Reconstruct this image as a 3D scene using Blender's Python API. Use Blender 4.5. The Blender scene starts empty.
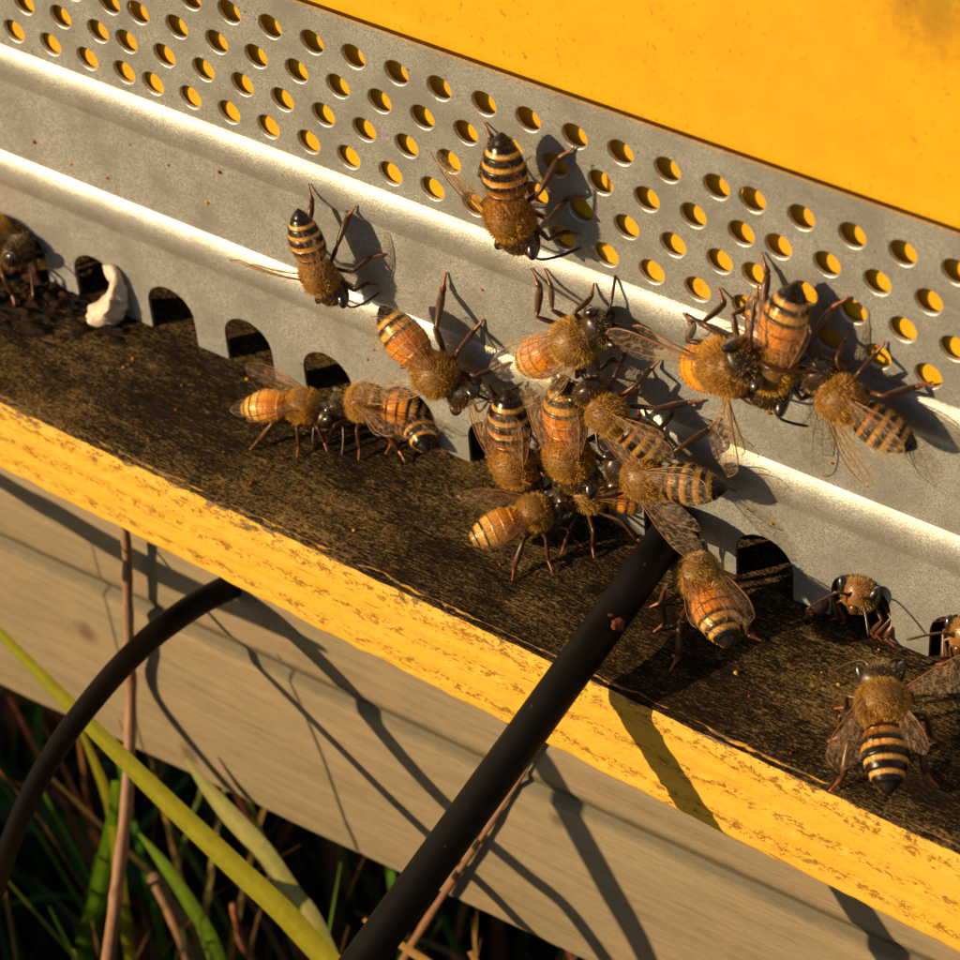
import bpy, bmesh, math, random
import numpy as np
from mathutils import Vector, Matrix, noise
from mathutils.geometry import delaunay_2d_cdt

# one scene unit is one centimetre; X runs along the hive, +Y goes into its wall, Z is up
sc = bpy.context.scene
sc.unit_settings.scale_length = 0.01
col = sc.collection

# ------------------------------------------------------------ camera
cam_data = bpy.data.cameras.new('camera')
cam = bpy.data.objects.new('camera', cam_data)
col.objects.link(cam)
R = np.array([[0.81470937, 0.57608208, -0.0661671], [0.34944025, -0.57881306, -0.73679505], [-0.46275281, 0.57715238, -0.67287069]])
CAM = (18.41332852, -18.28636138, 16.34047567)
cam.matrix_world = Matrix(((R[0][0], -R[1][0], -R[2][0], CAM[0]), (R[0][1], -R[1][1], -R[2][1], CAM[1]),
                           (R[0][2], -R[1][2], -R[2][2], CAM[2]), (0, 0, 0, 1)))
cam_data.sensor_width = 36
cam_data.lens = 3061.46 / 960 * 36
cam_data.clip_start = 0.1
cam_data.clip_end = 5000
cam_data.dof.use_dof = True
cam_data.dof.focus_distance = 29.3
cam_data.dof.aperture_fstop = 0.6
sc.camera = cam

# ------------------------------------------------------------ sky and sun
SUN = Vector((0.77, 1.0, -0.416)).normalized()          # the way the light travels
ELEV = math.asin(-SUN.z)
world = bpy.data.worlds.new('World')
sc.world = world
world.use_nodes = True
wt = world.node_tree
bg = wt.nodes['Background']
sky = wt.nodes.new('ShaderNodeTexSky')
sky.sky_type = 'NISHITA'
sky.sun_disc = False
sky.sun_elevation = ELEV
sky.sun_rotation = math.atan2(-SUN.x, -SUN.y)
wt.links.new(sky.outputs[0], bg.inputs[0])
bg.inputs[1].default_value = 0.05
sun_data = bpy.data.lights.new('sun', 'SUN')
sun_data.energy = 5.0
sun_data.angle = math.radians(0.5)
sun_data.color = (1.0, 0.72, 0.38)
sun = bpy.data.objects.new('sun', sun_data)
col.objects.link(sun)
sun.location = (-20, -26, 14)
sun.rotation_euler = SUN.to_track_quat('-Z', 'Y').to_euler()

sc.view_settings.view_transform = 'Standard'
sc.view_settings.look = 'None'
sc.view_settings.gamma = 1
sc.view_settings.exposure = 0.36
sc.cycles.max_bounces = 8
sc.cycles.transparent_max_bounces = 24
sc.cycles.use_denoising = True

random.seed(7)
RNG = np.random.default_rng(7)
ZB = -4.776                                              # top of the landing board


# ------------------------------------------------------------ helpers
def tag(o, label=None, cat=None, group=None, kind=None):
    for k, v in (('label', label), ('category', cat), ('group', group), ('kind', kind)):
        if v:
            o[k] = v
    return o


def empty(name, loc=(0, 0, 0)):
    o = bpy.data.objects.new(name, None)
    o.location = loc
    o.empty_display_size = 0.2
    col.objects.link(o)
    return o


def link(name, me, mat, parent=None, smooth=True):
    for m in (mat if isinstance(mat, (list, tuple)) else [mat]):
        me.materials.append(m)
    if smooth:
        me.polygons.foreach_set('use_smooth', [True] * len(me.polygons))
    o = bpy.data.objects.new(name, me)
    col.objects.link(o)
    if parent is not None:
        o.parent = parent
    return o


class MB:
    """collects vertices, faces and vertex colours of one mesh"""

    def __init__(self):
        self.v, self.f, self.c = [], [], []

    def add(self, v, f, c=None):
        n = len(self.v)
        self.v.extend([tuple(p) for p in v])
        self.f.extend([tuple(i + n for i in q) for q in f])
        if c is not None:
            self.c.extend([tuple(c)] * len(v) if not hasattr(c[0], '__len__') else [tuple(q) for q in c])

    def tube(self, pts, radii, sides=7, color=None, caps=True, squash=None):
        pts = [Vector(p) for p in pts]
        vs, fs = [], []
        up = None
        for i, p in enumerate(pts):
            d = (pts[min(i + 1, len(pts) - 1)] - pts[max(i - 1, 0)]).normalized()
            if up is None:
                up = d.orthogonal().normalized()
            a = (up - d * up.dot(d)).normalized()
            up = a
            b = d.cross(a)
            r = radii[i] if hasattr(radii, '__len__') else radii
            for k in range(sides):
                t = 2 * math.pi * k / sides
                vs.append(p + a * (r * math.cos(t)) + b * (r * math.sin(t)))
        for i in range(len(pts) - 1):
            for k in range(sides):
                j = (k + 1) % sides
                fs.append((i * sides + k, i * sides + j, (i + 1) * sides + j, (i + 1) * sides + k))
        if caps:
            fs.append(tuple(range(sides - 1, -1, -1)))
            fs.append(tuple((len(pts) - 1) * sides + k for k in range(sides)))
        cc = None
        if color is not None:
            cc = []
            for i in range(len(pts)):
                q = color[i] if hasattr(color[0], '__len__') else color
                cc += [q] * sides
        self.add(vs, fs, cc)

    def mesh(self, name):
        me = bpy.data.meshes.new(name)
        me.from_pydata(self.v, [], self.f)
        if self.c:
            at = me.color_attributes.new('Col', 'FLOAT_COLOR', 'POINT')
            at.data.foreach_set('color', np.array([(c[0], c[1], c[2], c[3] if len(c) > 3 else 1.0) for c in self.c], dtype=np.float32).ravel())
        me.update()
        return me

    def build(self, name, mat, parent=None, smooth=True):
        return link(name, self.mesh(name), mat, parent, smooth)


def fbm(x, y, z, oct=4):
    return noise.fractal(Vector((x, y, z)), 1.0, 2.0, oct)


class NT:
    """small node-tree writer"""

    def __init__(self, name):
        self.m = bpy.data.materials.new(name)
        self.m.use_nodes = True
        self.t = self.m.node_tree
        self.p = self.t.nodes['Principled BSDF']
        self.out = self.t.nodes['Material Output']

    def n(self, typ, ins=None, **kw):
        nd = self.t.nodes.new(typ)
        for k, v in kw.items():
            setattr(nd, k, v)
        for k, v in (ins or {}).items():
            self.set(nd.inputs[k], v)
        return nd

    def set(self, sock, v):
        if isinstance(v, bpy.types.NodeSocket):
            self.t.links.new(v, sock)
        elif isinstance(v, bpy.types.Node):
            self.t.links.new(v.outputs[0], sock)
        else:
            sock.default_value = v

    def b(self, **kw):
        for k, v in kw.items():
            self.set(self.p.inputs[k.replace('_', ' ')], v)

    def coords(self, scale=(1, 1, 1), loc=(0, 0, 0)):
        tc = self.n('ShaderNodeTexCoord')
        return self.n('ShaderNodeMapping', {'Vector': tc.outputs['Object'], 'Scale': scale, 'Location': loc}).outputs[0]

    def noise(self, vec, scale, detail=4, rough=0.55):
        return self.n('ShaderNodeTexNoise', {'Vector': vec, 'Scale': scale, 'Detail': detail, 'Roughness': rough}).outputs['Fac']

    def ramp(self, fac, stops, interp='LINEAR'):
        nd = self.n('ShaderNodeValToRGB', {'Fac': fac})
        cr = nd.color_ramp
        cr.interpolation = interp
        while len(cr.elements) < len(stops):
            cr.elements.new(0.5)
        for e, (p, c) in zip(cr.elements, stops):
            e.position = p
            e.color = (c, c, c, 1) if not hasattr(c, '__len__') else (*c, 1)
        return nd.outputs[0]

    def mix(self, fac, a, b, blend='MIX'):
        nd = self.n('ShaderNodeMix', data_type='RGBA', blend_type=blend)
        self.set(nd.inputs[0], fac)
        for i, v in ((6, a), (7, b)):
            if isinstance(v, tuple):
                v = (*v, 1)[:4]
            self.set(nd.inputs[i], v)
        return nd.outputs[2]

    def math(self, op, a, b=0.0, c=0.0):
        nd = self.n('ShaderNodeMath', operation=op)
        self.set(nd.inputs[0], a)
        self.set(nd.inputs[1], b)
        self.set(nd.inputs[2], c)
        return nd.outputs[0]

    def bump(self, h, strength=0.5, dist=0.02, normal=None):
        nd = self.n('ShaderNodeBump', {'Height': h, 'Strength': strength, 'Distance': dist})
        if normal is not None:
            self.set(nd.inputs['Normal'], normal)
        return nd.outputs[0]


# ------------------------------------------------------------ materials
def mat_metal():
    t = NT('galvanised_steel')
    v = t.coords()
    grain = t.noise(v, 55, 3, 0.7)
    cloud = t.noise(v, 1.6, 5, 0.6)
    streak = t.noise(t.coords((0.6, 6, 6)), 3.0, 4, 0.6)
    c = t.ramp(grain, [(0.3, (0.24, 0.243, 0.238)), (0.68, (0.69, 0.71, 0.71))])
    c = t.mix(t.ramp(cloud, [(0.38, 0.0), (0.66, 0.75)]), c, (0.32, 0.32, 0.315))
    dirt = t.ramp(t.noise(v, 5.5, 6, 0.75), [(0.60, 0.0), (0.70, 1.0)])
    c = t.mix(t.math('MULTIPLY', dirt, 0.4), c, (0.26, 0.19, 0.11))
    spots = t.ramp(t.noise(v, 17, 2, 0.5), [(0.725, 0.0), (0.755, 1.0)])
    c = t.mix(t.math('MULTIPLY', spots, 0.8), c, (0.22, 0.09, 0.02))
    scr = t.ramp(t.noise(t.coords((1.2, 40, 26)), 1.0, 3, 0.6), [(0.69, 0.0), (0.74, 1.0)])
    scr2 = t.ramp(t.noise(t.coords((1, 1, 1), (3, 3, 3)), 0.9, 3, 0.5), [(0.5, 0.0), (0.62, 1.0)])
    c = t.mix(t.math('MULTIPLY', t.math('MULTIPLY', scr, scr2), 0.5), c, (0.75, 0.75, 0.73))
    rough = t.math('ADD', t.math('MULTIPLY', grain, 0.14), t.math('MULTIPLY', streak, 0.14))
    t.b(Base_Color=c, Metallic=0.58, Roughness=t.math('ADD', rough, 0.29))
    t.b(Normal=t.bump(t.math('ADD', grain, t.math('MULTIPLY', cloud, 1.5)), 0.3, 0.012))
    return t.m


def mat_yellow_wall():
    t = NT('yellow_wall_paint')
    v = t.coords()
    big = t.noise(v, 0.22, 3, 0.5)
    c = t.mix(t.ramp(big, [(0.35, 0.0), (0.7, 1.0)]), (0.66, 0.385, 0.006), (0.68, 0.350, 0.008))
    speck = t.ramp(t.noise(t.coords((1.4, 1, 1)), 13, 3, 0.65), [(0.635, 0.0), (0.675, 1.0)])
    zone = t.ramp(t.noise(v, 0.7, 2, 0.5), [(0.35, 0.15), (0.6, 1.0)])
    c = t.mix(t.math('MULTIPLY', t.math('MULTIPLY', speck, zone), 0.75), c, (0.30, 0.11, 0.006))
    c = t.mix(t.ramp(t.noise(v, 2.4, 6, 0.7), [(0.4, 0.0), (0.75, 0.35)]), c, (0.50, 0.22, 0.004))
    # one weathered stain in the paint, high on the wall
    tc = t.n('ShaderNodeTexCoord')
    d = t.n('ShaderNodeVectorMath', {0: tc.outputs['Object'], 1: (8.75, 0.05, 2.5)}, operation='DISTANCE').outputs['Value']
    d = t.math('ADD', d, t.math('MULTIPLY', t.math('SUBTRACT', t.noise(v, 6, 4, 0.7), 0.5), 1.1))
    c = t.mix(t.ramp(d, [(0.0, 0.55), (0.2, 0.45), (0.7, 0.0)]), c, (0.11, 0.075, 0.012))
    t.b(Base_Color=c, Roughness=t.math('ADD', t.math('MULTIPLY', big, 0.2), 0.36))
    t.b(Normal=t.bump(t.math('SUBTRACT', t.noise(v, 9, 4, 0.6), t.math('MULTIPLY', speck, 0.5)), 0.25, 0.02))
    return t.m


def mat_deck():
    t = NT('weathered_black_wood')
    v = t.coords()
    fibre = t.noise(t.coords((7, 50, 50)), 1.0, 6, 0.78)
    fleck = t.noise(t.coords((26, 46, 46)), 1.0, 5, 0.8)
    patch = t.noise(t.coords((0.5, 1.0, 1), (2.2, 0.4, 0)), 1.1, 6, 0.7)
    thr = t.math('ADD', t.math('MULTIPLY', t.math('SUBTRACT', patch, 0.5), 0.40), t.math('ADD', t.math('MULTIPLY', fleck, 0.6), t.math('MULTIPLY', fibre, 0.4)))
    base = t.ramp(fibre, [(0.36, (0.003, 0.002, 0.0015)), (0.52, (0.026, 0.015, 0.008)), (0.68, (0.13, 0.075, 0.030))])
    worn = t.ramp(t.noise(v, 16, 4, 0.7), [(0.3, (0.20, 0.125, 0.045)), (0.7, (0.60, 0.40, 0.16))])
    m = t.ramp(thr, [(0.49, 0.0), (0.60, 1.0)])
    c = t.mix(m, base, worn)
    red = t.ramp(t.noise(t.coords((1, 1, 1), (5, 2, 0)), 4.0, 4, 0.7), [(0.64, 0.0), (0.72, 1.0)])
    c = t.mix(t.math('MULTIPLY', red, 0.5), c, (0.16, 0.045, 0.012))
    t.b(Base_Color=c, Roughness=0.82)
    t.p.inputs['Specular IOR Level'].default_value = 0.1
    h = t.math('ADD', t.math('MULTIPLY', fibre, 1.0), t.math('MULTIPLY', fleck, 1.1))
    t.b(Normal=t.bump(h, 1.0, 0.045))
    return t.m


def mat_edge_paint():
    t = NT('flaking_yellow_paint')
    v = t.coords()
    tc = t.n('ShaderNodeTexCoord')
    at = t.n('ShaderNodeAttribute', attribute_name='Col')     # R: crackled ply seams, G: bare wood along the arris
    sep = t.n('ShaderNodeSeparateColor', {0: at.outputs['Color']})
    warp = t.noise(t.coords((3, 8, 8)), 2.0, 4, 0.6)
    crack = t.n('ShaderNodeTexVoronoi', {'Vector': t.n('ShaderNodeVectorMath', {0: t.coords((9, 14, 17)), 1: t.n('ShaderNodeTexNoise', {'Vector': v, 'Scale': 7.0, 'Detail': 4.0}).outputs['Color']}, operation='ADD').outputs[0],
                                         'Scale': 1.0}, feature='DISTANCE_TO_EDGE').outputs['Distance']
    line = t.ramp(t.math('ADD', crack, t.math('MULTIPLY', t.ramp(t.noise(v, 5.0, 4, 0.7), [(0.45, 0.0), (0.65, 1.0)]), 0.05)), [(0.0, 1.0), (0.085, 0.0)])
    split = t.ramp(t.noise(t.coords((1.1, 22, 22)), 1.0, 4, 0.6), [(0.665, 0.0), (0.69, 1.0)])
    fine = t.noise(t.coords((15, 30, 30)), 1.2, 6, 0.8)
    seam = t.math('MULTIPLY', sep.outputs[0], t.ramp(warp, [(0.38, 0.0), (0.62, 1.0)]))
    m1 = t.math('MULTIPLY', line, t.ramp(t.math('ADD', seam, t.math('MULTIPLY', t.noise(v, 3.2, 5, 0.7), 0.55)), [(0.42, 0.0), (0.75, 0.85)]))
    m2 = t.ramp(t.math('ADD', t.math('MULTIPLY', seam, 0.2), fine), [(0.64, 0.0), (0.73, 0.85)])
    m = t.math('MAXIMUM', t.math('MAXIMUM', t.math('MULTIPLY', m1, t.ramp(t.noise(v, 1.6, 3, 0.6), [(0.48, 0.05), (0.6, 0.8)])), m2), t.math('MULTIPLY', split, 0.8))
    chip = t.ramp(t.noise(t.coords((3.5, 9, 9), (1, 1, 4)), 1.0, 5, 0.7), [(0.665, 0.0), (0.68, 1.0)])
    paint = t.mix(t.noise(t.coords((1, 3, 3)), 1.2, 4, 0.6), (0.76, 0.395, 0.018), (0.82, 0.46, 0.055))
    c = t.mix(t.math('MULTIPLY', m, 0.85), paint, (0.30, 0.125, 0.02))
    bare = t.ramp(t.math('ADD', sep.outputs[1], t.math('MULTIPLY', t.math('SUBTRACT', t.noise(t.coords((2.2, 6, 6)), 1.6, 6, 0.75), 0.5), 2.2)), [(0.72, 0.0), (0.80, 1.0)])
    wood = t.ramp(t.noise(t.coords((6, 25, 25)), 1.2, 5, 0.7), [(0.3, (0.10, 0.055, 0.028)), (0.7, (0.40, 0.245, 0.125))])
    bare = t.math('MAXIMUM', bare, chip)
    c = t.mix(bare, c, wood)
    t.b(Base_Color=c, Roughness=0.6)
    h = t.math('SUBTRACT', t.math('MULTIPLY', fine, 0.5), t.math('ADD', t.math('MULTIPLY', m, 0.9), t.math('MULTIPLY', bare, 0.8)))
    t.b(Normal=t.bump(h, 0.8, 0.03))
    return t.m


def mat_beam():
    t = NT('pale_planed_wood')
    v = t.coords()
    grain = t.noise(t.coords((0.4, 6, 6)), 1.6, 7, 0.68)
    fine = t.noise(t.coords((4, 34, 34)), 1.2, 6, 0.7)
    c = t.ramp(grain, [(0.28, (0.19, 0.150, 0.095)), (0.5, (0.255, 0.205, 0.132)), (0.75, (0.305, 0.25, 0.168))])
    c = t.mix(t.ramp(t.noise(v, 1.1, 4, 0.6), [(0.45, 0.0), (0.7, 0.4)]), c, (0.36, 0.24, 0.165))
    c = t.mix(t.ramp(fine, [(0.52, 0.0), (0.72, 0.6)]), c, (0.14, 0.10, 0.06))
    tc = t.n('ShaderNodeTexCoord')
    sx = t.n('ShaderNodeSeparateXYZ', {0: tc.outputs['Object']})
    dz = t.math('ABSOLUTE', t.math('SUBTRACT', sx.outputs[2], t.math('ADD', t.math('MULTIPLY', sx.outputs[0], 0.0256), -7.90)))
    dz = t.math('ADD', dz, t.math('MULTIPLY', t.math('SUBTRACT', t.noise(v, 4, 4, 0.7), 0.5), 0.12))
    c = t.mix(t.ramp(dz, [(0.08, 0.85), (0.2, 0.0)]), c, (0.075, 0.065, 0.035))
    for p, r in (((-0.05, -1.2, -10.25), 0.14), ((5.35, -1.2, -8.15), 0.1), ((-1.4, -1.2, -8.9), 0.16)):
        d = t.n('ShaderNodeVectorMath', {0: tc.outputs['Object'], 1: p}, operation='DISTANCE').outputs['Value']
        d = t.math('ADD', d, t.math('MULTIPLY', t.math('SUBTRACT', t.noise(v, 5, 3, 0.6), 0.5), r * 1.2))
        c = t.mix(t.ramp(d, [(r * 0.4, 0.75), (r * 1.4, 0.0)]), c, (0.09, 0.055, 0.035))
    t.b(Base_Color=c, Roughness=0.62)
    t.b(Normal=t.bump(t.math('ADD', grain, t.math('MULTIPLY', fine, 0.7)), 0.5, 0.035))
    return t.m


def mat_cable():
    t = NT('black_rubber')
    v = t.coords()
    n = t.noise(v, 40, 4, 0.7)
    dust = t.ramp(t.noise(v, 2.2, 5, 0.65), [(0.4, 0.0), (0.75, 1.0)])
    c = t.mix(t.math('MULTIPLY', dust, 0.25), (0.0035, 0.003, 0.0033), (0.016, 0.012, 0.010))
    sp = t.ramp(t.noise(v, 11, 2, 0.5), [(0.74, 0.0), (0.77, 1.0)])
    c = t.mix(t.math('MULTIPLY', sp, 0.6), c, (0.14, 0.05, 0.02))
    t.b(Base_Color=c, Roughness=t.math('ADD', t.math('MULTIPLY', n, 0.2), 0.40))
    t.p.inputs['Specular IOR Level'].default_value = 0.15
    t.b(Normal=t.bump(n, 0.35, 0.01))
    return t.m


def mat_vcol(name, rough=0.5, spec=0.5, trans=0.0, nscale=30, var=0.35, bump=0.25, bdist=0.006):
    t = NT(name)
    at = t.n('ShaderNodeAttribute', attribute_name='Col')
    n = t.noise(t.coords(), nscale, 4, 0.65)
    c = t.mix(var, at.outputs['Color'], t.ramp(n, [(0.25, 0.35), (0.75, 1.45)]), 'MULTIPLY')
    t.b(Base_Color=c, Roughness=rough)
    t.p.inputs['Specular IOR Level'].default_value = spec
    if bump:
        t.b(Normal=t.bump(n, bump, bdist))
    if trans:
        tr = t.n('ShaderNodeBsdfTranslucent', {'Color': c})
        mx = t.n('ShaderNodeMixShader', {0: trans, 1: t.p.outputs[0], 2: tr.outputs[0]})
        t.t.links.new(mx.outputs[0], t.out.inputs[0])
    return t.m


def mat_body():
    t = NT('bee_cuticle')
    at = t.n('ShaderNodeAttribute', attribute_name='Col')
    n = t.noise(t.coords(), 34, 4, 0.65)
    c = t.mix(0.55, at.outputs['Color'], t.ramp(n, [(0.25, 0.4), (0.75, 1.5)]), 'MULTIPLY')
    t.b(Base_Color=c, Roughness=t.math('ADD', t.math('MULTIPLY', n, 0.15), t.math('MULTIPLY', at.outputs['Alpha'], 0.55)))
    t.p.inputs['Subsurface Weight'].default_value = 0.25
    t.p.inputs['Subsurface Scale'].default_value = 0.03
    t.p.inputs['Subsurface Radius'].default_value = (1.0, 0.45, 0.15)
    t.b(Normal=t.bump(n, 0.3, 0.006))
    return t.m


def mat_wing():
    t = NT('wing_membrane')
    v = t.coords()
    n = t.noise(t.coords((7, 18, 12)), 2.0, 4, 0.6)
    t.b(Base_Color=(0.80, 0.58, 0.40, 1), Roughness=0.24, Normal=t.bump(n, 0.9, 0.02))
    t.p.inputs['Specular IOR Level'].default_value = 0.9
    t.p.inputs['Thin Film Thickness'].default_value = 330
    t.p.inputs['Thin Film IOR'].default_value = 1.5
    tr = t.n('ShaderNodeBsdfTransparent', {'Color': (0.95, 0.90, 0.80, 1)})
    fac = t.math('ADD', t.math('MULTIPLY', t.ramp(n, [(0.48, 0.0), (0.64, 1.0)]), 0.20), 0.04)
    mx = t.n('ShaderNodeMixShader', {0: fac, 1: tr.outputs[0], 2: t.p.outputs[0]})
    t.t.links.new(mx.outputs[0], t.out.inputs[0])
    return t.m


def mat_plain(name, color, rough=0.5, spec=0.5, coat=0.0, nscale=20, var=0.3):
    t = NT(name)
    n = t.noise(t.coords(), nscale, 4, 0.6)
    c = t.mix(var, (*color, 1), t.ramp(n, [(0.25, 0.4), (0.75, 1.5)]), 'MULTIPLY')
    t.b(Base_Color=c, Roughness=rough, Normal=t.bump(n, 0.3, 0.01))
    t.p.inputs['Specular IOR Level'].default_value = spec
    t.p.inputs['Coat Weight'].default_value = coat
    t.p.inputs['Coat Roughness'].default_value = 0.1
    return t.m


M_METAL, M_WALL, M_DECK, M_EDGE, M_BEAM, M_CABLE = mat_metal(), mat_yellow_wall(), mat_deck(), mat_edge_paint(), mat_beam(), mat_cable()
M_BODY, M_WING = mat_body(), mat_wing()
M_FUR = mat_vcol('bee_hair', 0.5, 0.45, 0.42, 8, 0.2, 0)
M_EYE = mat_plain('compound_eye', (0.02, 0.012, 0.008), 0.28, 0.7, 0.6, 60, 0.5)
M_VEIN = mat_plain('wing_vein', (0.26, 0.115, 0.04), 0.35, 0.6)
M_GRASS = mat_vcol('grass_leaf', 0.5, 0.4, 0.35, 9, 0.3, 0.3, 0.02)
M_STALK = mat_vcol('dry_stalk', 0.6, 0.4, 0.1, 9, 0.4, 0.3, 0.02)
M_WAX = mat_plain('white_wax', (0.62, 0.50, 0.42), 0.45, 0.5, 0.0, 5, 0.25)
M_WAX.node_tree.nodes['Principled BSDF'].inputs['Subsurface Weight'].default_value = 0.3
M_WAX.node_tree.nodes['Principled BSDF'].inputs['Subsurface Scale'].default_value = 0.08
M_CRUMB = mat_vcol('crumbs', 0.7, 0.12, 0.0, 28, 0.8, 1.0, 0.03)
M_SOIL = mat_plain('dark_soil', (0.035, 0.024, 0.016), 0.9, 0.2, 0.0, 1.5, 0.6)
M_PLY = mat_plain('bare_plywood', (0.20, 0.12, 0.06), 0.8, 0.2, 0.0, 6, 0.5)

# ------------------------------------------------------------ ground
gb = MB()
nx = 40
for j in range(nx + 1):
    for i in range(nx + 1):
        u, w = (i / nx * 2 - 1), (j / nx * 2 - 1)
        x, y = 1500 * u * abs(u) ** 1.6 + 2, 1500 * w * abs(w) ** 1.6
        gb.v.append((x, y, -20 + 0.8 * fbm(x * 0.15, y * 0.15, 0)))
gb.f = [(j * (nx + 1) + i, j * (nx + 1) + i + 1, (j + 1) * (nx + 1) + i + 1, (j + 1) * (nx + 1) + i) for j in range(nx) for i in range(nx)]
tag(gb.build('ground', M_SOIL), 'dark bare soil under the hive stand', None, None, 'structure')


# ------------------------------------------------------------ hive box
def box(mb, lo, hi, c=None):
    (x0, y0, z0), (x1, y1, z1) = lo, hi
    v = [(x0, y0, z0), (x1, y0, z0), (x1, y1, z0), (x0, y1, z0), (x0, y0, z1), (x1, y0, z1), (x1, y1, z1), (x0, y1, z1)]
    mb.add(v, [(3, 2, 1, 0), (4, 5, 6, 7), (0, 1, 5, 4), (1, 2, 6, 5), (2, 3, 7, 6), (3, 0, 4, 7)], c)


YW = 0.05
hive = empty('beehive', (4, 1, -4))
tag(hive, 'yellow painted beehive wall rising behind the perforated metal strip', 'beehive')


def hive_part(name, lo, hi, mat):
    m = MB()
    box(m, lo, hi)
    me = m.mesh(name)
    bm = bmesh.new()
    bm.from_mesh(me)
    bmesh.ops.bevel(bm, geom=bm.edges[:], offset=0.06, segments=2, affect='EDGES')
    bm.to_mesh(me)
    bm.free()
    o = link(name, me, mat, hive, False)
    o.matrix_parent_inverse = Matrix.Translation(hive.location).inverted()
    return o


hive_part('front_wall', (-17, YW, -3.95), (25, YW + 2, 18), M_WALL)
hive_part('side_wall', (-17, YW + 2.01, -4.78), (-15, 34, 18), M_WALL)
hive_part('side_wall', (23, YW + 2.01, -4.78), (25, 34, 18), M_WALL)
hive_part('back_wall', (-17, 34.01, -4.78), (25, 36, 18), M_WALL)
hive_part('lid', (-18, -0.6, 18.01), (26, 37, 20), M_WALL)


# ------------------------------------------------------------ perforated metal entrance strip
def strip_y(z):
    """front face of the strip: tilted out at the top, two rounded beads"""
    y = -0.046 * (z + 1.5) if z > -1.5 else 0.0
    for c, w, h in ((-1.80, 0.24, 0.074), (-3.30, 0.255, 0.082)):
        t = (z - c) / w
        if abs(t) < 1:
            y -= h * (1 - t * t) * (1 - 0.25 * max(0, t) * 0)
    return y


XA, XB = -13.0, 21.0
PITCH = 0.5
HOLE_R = 0.132
holes = []
for k in range(-3, 4):
    for r in range(4):
        for i in range(15):
            x = k * 14.75 * PITCH + (i - (0.5 if r in (0, 2) else 0)) * PITCH
            if XA + 0.4 < x < XB - 0.4:
                holes.append((x + random.uniform(-.006, .006), -r * 0.866 * PITCH + random.uniform(-.006, .006)))
ARCH0, ARCH_P, ARCH_R, ARCH_TOP = -0.30, 1.07, 0.325, -4.09
TOOTH = -4.765


def cdt(outer, loops):
    vs = [Vector(p) for p in outer]
    es = [(i, (i + 1) % len(outer)) for i in range(len(outer))]
    for lp in loops:
        n = len(vs)
        vs += [Vector(p) for p in lp]
        es += [(n + i, n + (i + 1) % len(lp)) for i in range(len(lp))]
    return delaunay_2d_cdt(vs, es, [], 0, 1e-5)


pl = MB()
TH = 0.042
index = {}


def pv(x, y, z):
    k = (round(x, 4), round(y, 4), round(z, 4))
    if k not in index:
        index[k] = len(pl.v)
        pl.v.append((x, y, z))
    return index[k]


NSEG = 22
xs_top = [XA + (XB - XA) * i / 340 for i in range(341)]
zs_mid = [-1.5 - 0.025 * i for i in range(87)]           # the two beads and the flat between
ztop, zlow = 0.41, zs_mid[-1]
# upper field with its holes
outer = [(x, zs_mid[0]) for x in xs_top] + [(x, ztop) for x in reversed(xs_top)]
loops = [[(hx + (HOLE_R + 0.016) * math.cos(2 * math.pi * s / NSEG), hz + (HOLE_R + 0.016) * math.sin(2 * math.pi * s / NSEG)) for s in range(NSEG)] for hx, hz in holes]
hole_xz = np.array(holes)


def in_hole(x, z):
    return bool((((hole_xz[:, 0] - x) ** 2 + (hole_xz[:, 1] - z) ** 2) < (HOLE_R + 0.0142) ** 2).any())


vs2, _, fs2, *_ = cdt(outer, loops)
for f in fs2:
    cx = sum(vs2[i][0] for i in f) / len(f)
    cz = sum(vs2[i][1] for i in f) / len(f)
    if in_hole(cx, cz):
        continue
    ids = [pv(vs2[i][0], strip_y(vs2[i][1]), vs2[i][1]) for i in f]
    bk = [pv(vs2[i][0], strip_y(vs2[i][1]) + TH, vs2[i][1]) for i in f]
    pl.f.append(tuple(ids))
    pl.f.append(tuple(reversed(bk)))
for (hx, hz), lp in zip(holes, loops):
    rings = []
    for rr, dy in ((HOLE_R + 0.016, 0.0), (HOLE_R + 0.005, 0.006), (HOLE_R, 0.016), (HOLE_R, TH - 0.004), (HOLE_R + 0.016, TH)):
        ring = []
        for s in range(NSEG):
            a = 2 * math.pi * s / NSEG
            x, z = hx + rr * math.cos(a), hz + rr * math.sin(a)
            zz = lp[s][1]
            ring.append(pv(x if rr < HOLE_R + 0.0159 else lp[s][0], strip_y(zz) + dy, z if rr < HOLE_R + 0.0159 else lp[s][1]))
        rings.append(ring)
    for a, b in zip(rings, rings[1:]):
        for s in range(NSEG):
            pl.f.append((a[s], a[(s + 1) % NSEG], b[(s + 1) % NSEG], b[s]))
# beads
for z0, z1 in zip(zs_mid, zs_mid[1:]):
    for x0, x1 in zip(xs_top, xs_top[1:]):
        a, b, c, d = [pv(x, strip_y(z), z) for x, z in ((x0, z0), (x1, z0), (x1, z1), (x0, z1))]
        pl.f.append((a, d, c, b))
        a, b, c, d = [pv(x, strip_y(z) + TH, z) for x, z in ((x0, z0), (x1, z0), (x1, z1), (x0, z1))]
        pl.f.append((a, b, c, d))
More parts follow.
